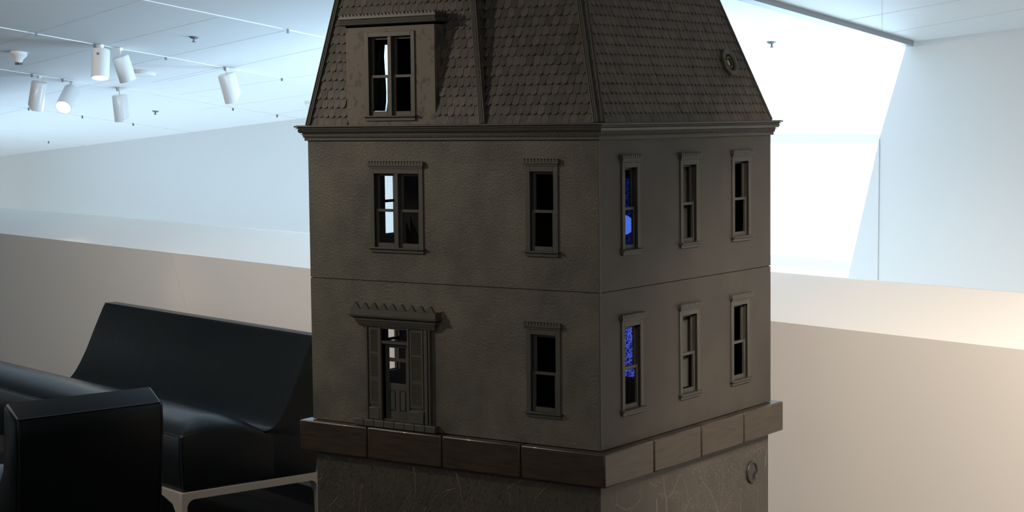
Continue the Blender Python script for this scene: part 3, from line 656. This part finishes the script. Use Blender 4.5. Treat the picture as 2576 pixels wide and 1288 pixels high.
# --- what glows and stands inside
t = thing('video_screen', (-.200, .4540, ZB+.0075), 'blue glowing patterned screen seen through the lower right-hand window nearest the corner', 'screen', 'small blue video screens inside the house')
mb = MB(); mb.box(-.085, .085, -.004, .004, .0, .005); mb.box(-.085, -.082, -.004, .004, .005, .27); mb.box(.082, .085, -.004, .004, .005, .27); mb.build('screen_frame', M['black'], t)
mb = MB(); mb.box(-.082, .082, -.0020, .0036, .115, .262); mb.box(-.082, .082, -.0020, .0036, .088, .108); mb.build('screen_picture', M['screen_bright'], t)
t = thing('video_screen', (-.200, .4540, ZB+.3575), 'dim dark blue screen behind the glowing globe in the upper storey', 'screen', 'small blue video screens inside the house')
mb = MB(); mb.box(-.085, .085, -.004, .004, .0, .005); mb.box(-.085, -.082, -.004, .004, .005, .27); mb.box(.082, .085, -.004, .004, .005, .27); mb.build('screen_frame', M['black'], t)
mb = MB(); mb.box(-.082, .082, -.0020, .0036, .05, .23); mb.build('screen_picture', M['screen_dim'], t)
t = thing('globe_lamp', (-.120, .300, ZB+.3570), 'glowing blue globe on a stand behind the upper right-hand window nearest the corner', 'lamp')
mb = MB(); mb.lathe([(.022, 0), (.022, .004), (.008, .010), (.005, .05), (.005, .100), (.014, .104)], (0, 0, 0), (0, 0, 1), 20); mb.build('lamp_stand', M['black'], t, smooth=True)
mb = MB(); mb.lathe([(.0225*math.sin(math.pi*k/14), .1265-.0235*math.cos(math.pi*k/14)) for k in range(15)], (0, 0, 0), (0, 0, 1), 28); mb.build('globe', M['orb'], t, smooth=True)
t = thing('model_ship', (-.700, .215, ZB+.3570), 'small dark ornament with pointed sails standing inside the upper double window', 'ornament')
mb = MB(); mb.box(-.035, .035, -.012, .012, 0, .050); mb.build('stand', M['inside'], t, bevel=.002)
mb = MB(); mb.prism([(-.030, -.007, .066), (.030, -.007, .066), (.022, -.004, .052), (-.022, -.004, .052)], [(-.030, .007, .066), (.030, .007, .066), (.022, .004, .052), (-.022, .004, .052)]); mb.build('hull', M['greyplug'], t, bevel=.002)
for k, (x, h) in enumerate(((-.012, .060), (.002, .075), (.014, .050))):
    mb = MB(); mb.tube([(x, 0, .064), (x, 0, .066+h)], .0008, 6); mb.add([(x-.001, 0, .070), (x+.016, .006, .070), (x, 0, .062+h), (x+.0012, .002, .070), (x+.017, .008, .071), (x+.001, .002, .062+h)], [(0, 1, 2), (3, 5, 4), (0, 3, 4, 1), (1, 4, 5, 2), (2, 5, 3, 0)]); mb.build('sail', M['greyplug'], t)

# ------------------------------------------------------------------ pedestal with stepped ledge and etched panels
ped = thing('pedestal', (-W/2, D/2, 0), 'dark square pedestal with a wood block ledge and etched tree panels, under the house', 'pedestal')
po = (-W/2, D/2, 0)
r_ = -.0045
def pbuild(mb, name, mt, **kw):
    mb.v = [(x-po[0], y-po[1], z) for x, y, z in mb.v]; return mb.build(name, mt, ped, **kw)
mb = MB(); mb.box(-W-r_, r_, -r_, D+r_, 0, ZB-.070); box_o = pbuild(mb, 'pedestal_body', M['plinth'], bevel=.001, seg=1)
q = .0244; zl, zt = ZB-.078, ZB-.0015
mb = MB(); mb.box(-W-q+.02, q-.02, -q+.02, D+q-.02, zl+.002, zt-.001); pbuild(mb, 'ledge_core', M['black'])
gap = .0030
fj = [-W-q, -.6540, -.4270, -.2020, q]; sj = [-q, .1905, .4140, .6328, D+q]
def blk(x0, x1, y0, y1, c=.003): mb = MB(); mb.box(x0, x1, y0, y1, zl, zt); pbuild(mb, 'ledge_block', M['ledge'], bevel=.0040, seg=3)
for i in range(3):
    a = fj[i]+(gap/2 if i else 0); b = fj[i+1]-gap/2
    blk(a, b, -q, -q+.045)
for i in range(1, 4):
    a = sj[i]+gap/2; b = sj[i+1]-(gap/2 if i < 3 else 0)
    blk(q-.045, q, a, b)
Lp = [(fj[3]+gap/2, -q), (q, -q), (q, sj[1]-gap/2), (q-.045, sj[1]-gap/2), (q-.045, -q+.045), (fj[3]+gap/2, -q+.045)]   # corner block wraps round both faces
mb = MB(); mb.prism([(x, y, zl) for x, y in Lp], [(x, y, zt) for x, y in Lp]); pbuild(mb, 'ledge_block', M['ledge'], bevel=.0040, seg=3)
for a, b in zip(fj, fj[1:]): blk(a+gap, b-gap, D+q-.045, D+q) if b < q-.001 else blk(a+gap, b-.046, D+q-.045, D+q)
for a, b in zip(sj, sj[1:]): blk(-W-q, -W-q+.045, max(a+gap, -q+.046), min(b-gap, D+q-.046))

# relief lines: thin raised ridges
def ridge_path(mb, f, pts, w0, w1, ht=.0009, mi=0, base=.0002):
    """pts in (u,z) of the panel"""
    P = [np.array(p) for p in pts]; L_ = []; R_ = []; Cc = []; n = len(P)
    for i, p in enumerate(P):
        t_ = P[min(i+1, n-1)]-P[max(i-1, 0)]; t_ = t_/(np.linalg.norm(t_)+1e-9); nrm = np.array([-t_[1], t_[0]]); wd = w0+(w1-w0)*i/(n-1)
        L_.append(p+nrm*wd); R_.append(p-nrm*wd); Cc.append(p)
    pts3 = [(a[0], base, a[1]) for a in L_]+[(a[0], ht, a[1]) for a in Cc]+[(a[0], base, a[1]) for a in R_]
    fs = [(i, i+1, n+i+1, n+i) for i in range(n-1)]+[(n+i, n+i+1, 2*n+i+1, 2*n+i) for i in range(n-1)]
    mb.add(pts3, fs, mi)
rnd = random.Random(3)
def wob(pts, amp=.0015, sub=5):
    out = []
    for a, b in zip(pts, pts[1:]):
        for k in range(sub): t_ = k/sub; out.append((a[0]+(b[0]-a[0])*t_+rnd.uniform(-amp, amp), a[1]+(b[1]-a[1])*t_+rnd.uniform(-amp, amp)))
    out.append(pts[-1]); return out
fs_side = lambda u, w_, z: (r_+w_, u, z); fs_front = lambda u, w_, z: (u, -r_*-1*-1-w_ if 0 else (-r_)*1-w_, z)
def sp(X, Y):
    p = hit(1520+X/5.855, 1080+Y/5.855, (r_, 0, 0), (1, 0, 0)); return (p[1], p[2])
mb = MB(fs_side)
for pts, a, b in (([(925, 1300), (910, 1050), (885, 900), (870, 750), (850, 650)], .0050, .0016), ([(885, 740), (930, 640)], .0020, .0012), ([(940, 1010), (1010, 930), (1060, 810), (1095, 690), (1150, 655)], .0032, .0018),
               ([(1160, 700), (1215, 880), (1238, 1080), (1170, 1250)], .0016, .0028), ([(985, 730), (1020, 850)], .0012, .0018), ([(760, 765), (860, 800)], .0009, .0014),
               ([(1720, 1000), (1690, 850), (1690, 600), (1640, 420)], .0018, .0009), ([(1720, 990), (1755, 830), (1760, 640)], .0016, .0008), ([(1690, 1250), (1620, 1060), (1550, 900), (1440, 760), (1400, 700)], .0024, .0018),
               ([(1700, 1250), (1735, 1000)], .0014, .0012), ([(1760, 1200), (1870, 1020)], .0014, .0010), ([(2370, 550), (2378, 420), (2405, 290)], .0044, .0026), ([(2230, 215), (2290, 290), (2340, 250), (2378, 360)], .0013, .0015),
               ([(2022, 880), (2000, 1250)], .0016, .0024), ([(1970, 430), (2045, 650)], .0009, .0013), ([(170, 920), (180, 1100), (150, 1165)], .0026, .0022), ([(180, 1110), (300, 1190), (430, 1150), (510, 1060), (555, 950), (520, 800), (650, 760), (760, 880)], .0024, .0015),
               ([(380, 1170), (410, 1260)], .0024, .0034), ([(355, 840), (372, 860), (365, 895)], .0022, .0012), ([(770, 1020), (775, 1260)], .0042, .0050), ([(735, 930), (745, 1010)], .0012, .0016),
               ([(1850, 480), (1880, 560), (1990, 640)], .0009, .0009), ([(1310, 800), (1360, 1010), (1340, 1200)], .0010, .0014), ([(2260, 820), (2250, 1250)], .0010, .0014)):
    P = [sp(*p) for p in pts]; ridge_path(mb, None, wob(P, .0016, 5), a*.8, b*.8, .00045)
def flecks(cx, cy, sx, sy, n, conv, fmax=.0035, zt_=None):
    for i in range(n):
        X, Y = rnd.gauss(cx, sx), rnd.gauss(cy, sy); u_, z_ = conv(X, Y)
        if z_ > zl-.004 or u_ < .01 or u_ > D-.008: continue
        an = rnd.uniform(0, math.pi); ln = rnd.uniform(.001, fmax); c, s2 = math.cos(an)*ln, math.sin(an)*ln; bnd = rnd.uniform(-.4, .4)
        ridge_path(mb, None, [(u_-c, z_-s2), (u_+s2*bnd, z_-c*bnd), (u_+c, z_+s2)], .0004, .0009, .00035)
for cx, cy, sx, sy, n in ((1400, 560, 110, 80, 420), (1400, 950, 90, 160, 420), (700, 800, 60, 50, 120), (540, 900, 35, 80, 90), (1080, 960, 90, 50, 170), (1880, 700, 160, 160, 480), (2200, 320, 110, 80, 260), (2230, 900, 110, 220, 380), (1830, 1050, 130, 120, 260),
                   (1500, 1150, 250, 60, 420), (1150, 1130, 80, 60, 170), (860, 960, 40, 50, 90), (1650, 500, 120, 90, 200), (320, 1180, 90, 15, 60)):
    flecks(cx, cy, sx, sy, n, sp)
for i in range(900):        # lower part of the panel, below the picture
    u_, z_ = rnd.uniform(.02, D-.02), rnd.uniform(.05, ZB-.31); an = rnd.uniform(0, 3.14); ln = rnd.uniform(.002, .006)
    ridge_path(mb, None, [(u_, z_), (u_+math.cos(an)*ln, z_+math.sin(an)*ln), (u_+math.cos(an+.4)*ln*2, z_+math.sin(an+.4)*ln*2)], .0006, .0005, .0007)
e = pbuild(mb, 'etched_tree_panel', M['etch'], out=(1, 0, 0)); e['label'] = 'right-hand panel etched with pale bare trees and leaves'
mb = MB(fs_front)
for i in range(60):
    u_ = rnd.uniform(-W+.02, -.03); z_ = rnd.uniform(ZB-.30, ZB-.085); an = rnd.choice((rnd.uniform(1.9, 2.6), rnd.uniform(1.35, 1.8))); P = [(u_, z_)]
    for k in range(rnd.randint(3, 7)):
        an += rnd.uniform(-.2, .2); u_ -= math.cos(an)*-.016; z_ -= math.sin(an)*.016; P.append((u_, z_))
    P = [p for p in P if p[1] > .02 and -W+.008 < p[0] < -.01]
    if len(P) > 2: ridge_path(mb, None, wob(P, .0008, 3), rnd.uniform(.0008, .0022), rnd.uniform(.0006, .0016), .0013)
for i in range(5200):
    u_, z_ = rnd.uniform(-W+.012, -.012), rnd.uniform(ZB-.40, ZB-.088); an = rnd.gauss(1.6, .5); ln = rnd.uniform(.0015, .0055); c, s2 = math.cos(an)*ln, math.sin(an)*ln; bnd = rnd.uniform(-.4, .4)
    ridge_path(mb, None, [(u_-c, z_-s2), (u_+s2*bnd, z_-c*bnd), (u_+c, z_+s2)], .0005, .0008, .0012)
e = pbuild(mb, 'etched_thicket_panel', M['etchdark'], out=(0, -1, 0)); e['label'] = 'front panel densely etched with dark undergrowth'
# cable grommet
gp = hit(1887, 1188, (r_, 0, 0), (1, 0, 0)); gc = (r_+.0002, gp[1]+.006, gp[2])
mb = MB(); mb.lathe([(.0290, 0), (.0290, .0035), (.0265, .0060), (.0235, .0060), (.0215, .0040), (.0215, .0020)], gc, (1, 0, 0), 40); gr = pbuild(mb, 'cable_grommet', M['greyplug'], smooth=True, angle=30)
mb = MB(); mb.lathe([(.0214, .0005), (.0210, .0030), (0, .0033)], gc, (1, 0, 0), 40); mb.v = [(x-po[0], y-po[1], z) for x, y, z in mb.v]; mb.build('grommet_cover', M['greyplug'], gr, smooth=True)
mb = MB(); el = [(.0085+.0062*math.cos(a)+.002*math.sin(a), -.0100+.0088*math.sin(a)) for a in [2*math.pi*k/24 for k in range(24)]]
mb.prism([(gc[0]+.0028, gc[1]+a, gc[2]+b) for a, b in el], [(gc[0]+.0036, gc[1]+a, gc[2]+b) for a, b in el]); mb.v = [(x-po[0], y-po[1], z) for x, y, z in mb.v]; mb.build('grommet_hole_shade', M['black'], gr)  # dark raised disc stands in for the shade inside an open hole

# ------------------------------------------------------------------ sofa
SDv = np.array([.274, .962, 0]); STv = np.array([-.962, .274, 0]); SO = np.array([-2.547, 1.200, 0])
sofa = thing('sofa', T3(SO), 'long black leather sofa with a high back on pale steel legs, against the low wall', 'sofa')
sfn = lambda s_, t_, z: (SDv[0]*s_+STv[0]*t_, SDv[1]*s_+STv[1]*t_, z)
def smooth_prof(P, n=6):
    out = []; m = len(P)
    for i in range(m-1):
        p0 = np.array(P[max(i-1, 0)]); p1 = np.array(P[i]); p2 = np.array(P[i+1]); p3 = np.array(P[min(i+2, m-1)])
        for k in range(n):
            t = k/n; out.append(tuple(.5*((2*p1)+(-p0+p2)*t+(2*p0-5*p1+4*p2-p3)*t*t+(-p0+3*p1-3*p2+p3)*t**3)))
    out.append(tuple(P[-1])); return out
def extrude_profile(f, prof, ts, mi=0, scale=None):
    """closed profile (s,z) swept along t; scale(t) -> small inset near the ends for a padded edge"""
    mb = MB(f); n = len(prof); c = np.mean(np.array(prof), axis=0); pts = []
    for t in ts:
        k = scale(t) if scale else 0
        for s_, z in prof:
            d = np.array([s_, z])-c; L_ = np.linalg.norm(d); d = d*(1-k/L_); pts.append((c[0]+d[0], t, c[1]+d[1]))
    m = len(ts); fs = [(i*n+j, i*n+(j+1) % n, (i+1)*n+(j+1) % n, (i+1)*n+j) for i in range(m-1) for j in range(n)]
    fs += [tuple(range(n))[::-1], tuple(range((m-1)*n, m*n))]; mb.add(pts, fs); return mb
def padded(t0, t1, r=.018):
    ts = [t0+r*(1-math.cos(a)) for a in (0, .5, 1.0, math.pi/2)]+[t1-r*(1-math.cos(a)) for a in (math.pi/2, 1.0, .5, 0)]
    def sc(t):
        d = min(t-t0, t1-t)
        return 0 if d >= r else r-math.sqrt(max(0, r*r-(r-d)**2))
    return ts, sc
seat_top = smooth_prof([(.000, .405), (.012, .424), (.060, .452), (.126, .474), (.200, .472), (.280, .446), (.350, .405)], 5)
seam_top = smooth_prof([(.000, .405), (.010, .422), (.050, .431), (.126, .433), (.200, .426), (.280, .411), (.350, .394)], 5)
def seat_ring(t_, r=.012, R=.11, T=2.75):
    d = min(t_, T-t_); k = math.sqrt(max(0, 1-(1-min(1, d/R))**2)); e = r-math.sqrt(max(0, r*r-(r-min(r, d))**2))
    top = [(a[0], a[1]+(b[1]-a[1])*k) for a, b in zip(seam_top, seat_top)]
    P = [(.010, .213), (.002, .24), (-.002, .32)]+top+[(.395, .385), (.40, .213)]
    return [(s_+(e if s_ < .2 else -e), t_, z-(e if z > .25 else -e)) for s_, z in P]
tv = [0, .0015, .005, .010, .016, .026, .040, .060, .085, .110]; tv = tv+[.3, .8, 1.4, 2.0, 2.5]+[2.75-t_ for t_ in tv[::-1]]
rings = [seat_ring(t_) for t_ in tv]; nr = len(rings[0]); mb = MB(sfn)
mb.add([p for r_g in rings for p in r_g], [(i*nr+j, i*nr+(j+1) % nr, (i+1)*nr+(j+1) % nr, (i+1)*nr+j) for i in range(len(tv)-1) for j in range(nr)]+[tuple(range(nr))[::-1], tuple(range((len(tv)-1)*nr, len(tv)*nr))])
mb.build('seat', M['leather'], sofa, smooth=True, angle=50)
front = smooth_prof([(.345, .392), (.365, .394), (.395, .408), (.430, .450), (.475, .528), (.522, .628), (.566, .718), (.574, .732)], 6)
back_prof = front+[(.584, .737), (.625, .737), (.634, .728), (.628, .60), (.600, .40), (.590, .36), (.46, .36), (.40, .375)]
ts, sc = padded(0.001, 1.745, .008); extrude_profile(sfn, back_prof, ts, scale=sc).build('backrest', M['leather'], sofa, smooth=True, angle=50)
extrude_profile(sfn, [(.33, .213), (.345, .30), (.345, .385), (.40, .398), (.60, .398), (.575, .213)], *[(lambda r: (r[0],))(padded(.0012, 1.744, .003))[0]], scale=padded(.0012, 1.744, .003)[1]).build('backrest_base', M['leather'], sofa, smooth=True, angle=50)
mb = MB(sfn)
seam = [(s_, .004, z+.0) for s_, z in seat_top[4:]]; mb.tube([(.006, .003, .225), (.002, .003, .32), (.004, .003, .400)]+[(s_, .003, z-.006) for s_, z in seam_top[5:]], .0020, 6)
mb.tube([(s_+.004, .003, z-.002) for s_, z in front[6:]], .0022, 6); mb.tube([(.576, .0, .7345), (.576, 1.745, .7345)], .0024, 6); mb.tube([(.004, .01, .418), (.004, 2.74, .418)], .0016, 6)
mb.build('seam_piping', M['piping'], sofa)
# steel frame: flat bar with filleted legs
mb = MB(sfn)
def fillet(cx, cz, r, a0, a1, n=8): return [(cx+r*math.cos(math.radians(a0+(a1-a0)*k/n)), cz+r*math.sin(math.radians(a0+(a1-a0)*k/n))) for k in range(n+1)]
zb0, zb1 = .184, .2125; s0, s1 = -.004, .600; lwid = .024; fr = .030
outl = [(s0, 0), (s0, zb1), (s1, zb1), (s1, 0), (s1-lwid, 0)]+fillet(s1-lwid-fr, zb0-fr, fr, 0, 90)+fillet(s0+lwid+fr, zb0-fr, fr, 90, 180)+[(s0+lwid, 0)]
for t0 in (-.004, 2.60): mb = MB(sfn); mb.prism([(a, t0, b) for a, b in outl], [(a, t0+.014, b) for a, b in outl]); mb.build('leg_frame', M['steel'], sofa, bevel=.0008, seg=1)
# brackets along the front and rear, tapering away from the legs
for ss in (s0, s1-.014):
    for t0, dr_ in ((.010, 1), (2.60, -1)):
        br = [(t0, zb1), (t0+dr_*.30, zb1), (t0+dr_*.18, zb1-.014), (t0+dr_*.055, zb0-.020), (t0+dr_*.028, zb0-.055), (t0+dr_*.020, 0), (t0, 0)]
        mb = MB(sfn); mb.prism([(ss, a, b) for a, b in br], [(ss+.014, a, b) for a, b in br]); mb.build('frame_bracket', M['steel'], sofa, bevel=.0008, seg=1)

# ------------------------------------------------------------------ armchair seen from behind
c_r = hit(411, 1010, (0, 0, .68), (0, 0, 1)); c_l = hit(41, 1056, (0, 0, .68), (0, 0, 1)); cd = c_r-c_l; cw_ = np.linalg.norm(cd); cd /= cw_; ct = np.array([-cd[1], cd[0], 0])
pr_ = hit(379, 972, c_r, cd); th_top = (pr_-c_r) @ ct; zf_top = pr_[2]
chair = thing('armchair', (float(c_l[0]), float(c_l[1]), 0), 'black leather armchair seen from behind in the front left corner', 'armchair')
cf = lambda a, b, z: (cd[0]*a+ct[0]*b, cd[1]*a+ct[1]*b, z)      # a: to the right along the back, b: towards the seat
def chair_prof(): 
    rear = [(.000, .676), (-.002, .64), (.004, .52), (.018, .40), (.030, .28), (.036, .213)]
    return rear
th = th_top
prof_c = [(.006, .680), (.0, .672), (-.001, .62), (.006, .52), (.020, .40), (.034, .28), (.042, .213), (.30, .213), (.30, .36), (th+.10, .40), (th+.030, .52), (th+.012, .62), (th+.004, zf_top-.010), (th-.006, zf_top)]
mb = MB(lambda s_, t_, z: cf(t_, s_, z)); n = len(prof_c); m_t = [0, .003, .010, .020]; ts, sc = padded(0, float(cw_), .012)
ob = extrude_profile(lambda s_, t_, z: cf(t_*(1-.035*(1-min(1, max(0, (z-.2)/.45)))) if 0 else t_, s_, z), prof_c, ts, scale=sc).build('backrest', M['leather'], chair, smooth=True, angle=40, )
mb = MB(lambda s_, t_, z: cf(t_, s_, z))
sp_ = [(.0060, .680), (.0, .672), (-.001, .62), (.006, .52), (.020, .40), (.034, .28), (.042, .215)]
for t_ in (.006, float(cw_)-.006): mb.tube([(a-.002, t_, b) for a, b in sp_], .0020, 6)
mb.tube([(.002, .006, .6785), (.002, float(cw_)-.006, .6785)], .0022, 6)
mb.build('seam_piping', M['piping'], chair)
seat2 = [(.26, .213), (.26, .40), (.40, .435), (.55, .440), (.66, .425), (.70, .40), (.70, .213)]
seat2 = [(.26, .213), (.26, .39)]+smooth_prof([(.26, .39), (.36, .428), (.50, .442), (.62, .430), (.69, .400)], 4)[1:]+[(.69, .213)]
ts, sc = padded(.0, float(cw_), .012); extrude_profile(lambda s_, t_, z: cf(t_, s_, z), seat2, ts, scale=sc).build('seat', M['leather'], chair, smooth=True, angle=50)
mb = MB(lambda s_, t_, z: cf(t_, s_, z)); s0, s1 = .04, .68
outl = [(s0, 0), (s0, zb1), (s1, zb1), (s1, 0), (s1-lwid, 0)]+fillet(s1-lwid-fr, zb0-fr, fr, 0, 90)+fillet(s0+lwid+fr, zb0-fr, fr, 90, 180)+[(s0+lwid, 0)]
for t0 in (.002, float(cw_)-.016): mb = MB(lambda s_, t_, z: cf(t_, s_, z)); mb.prism([(a, t0, b) for a, b in outl], [(a, t0+.014, b) for a, b in outl]); mb.build('leg_frame', M['steel'], chair)
print('chair', cw_, th_top, zf_top, c_l)
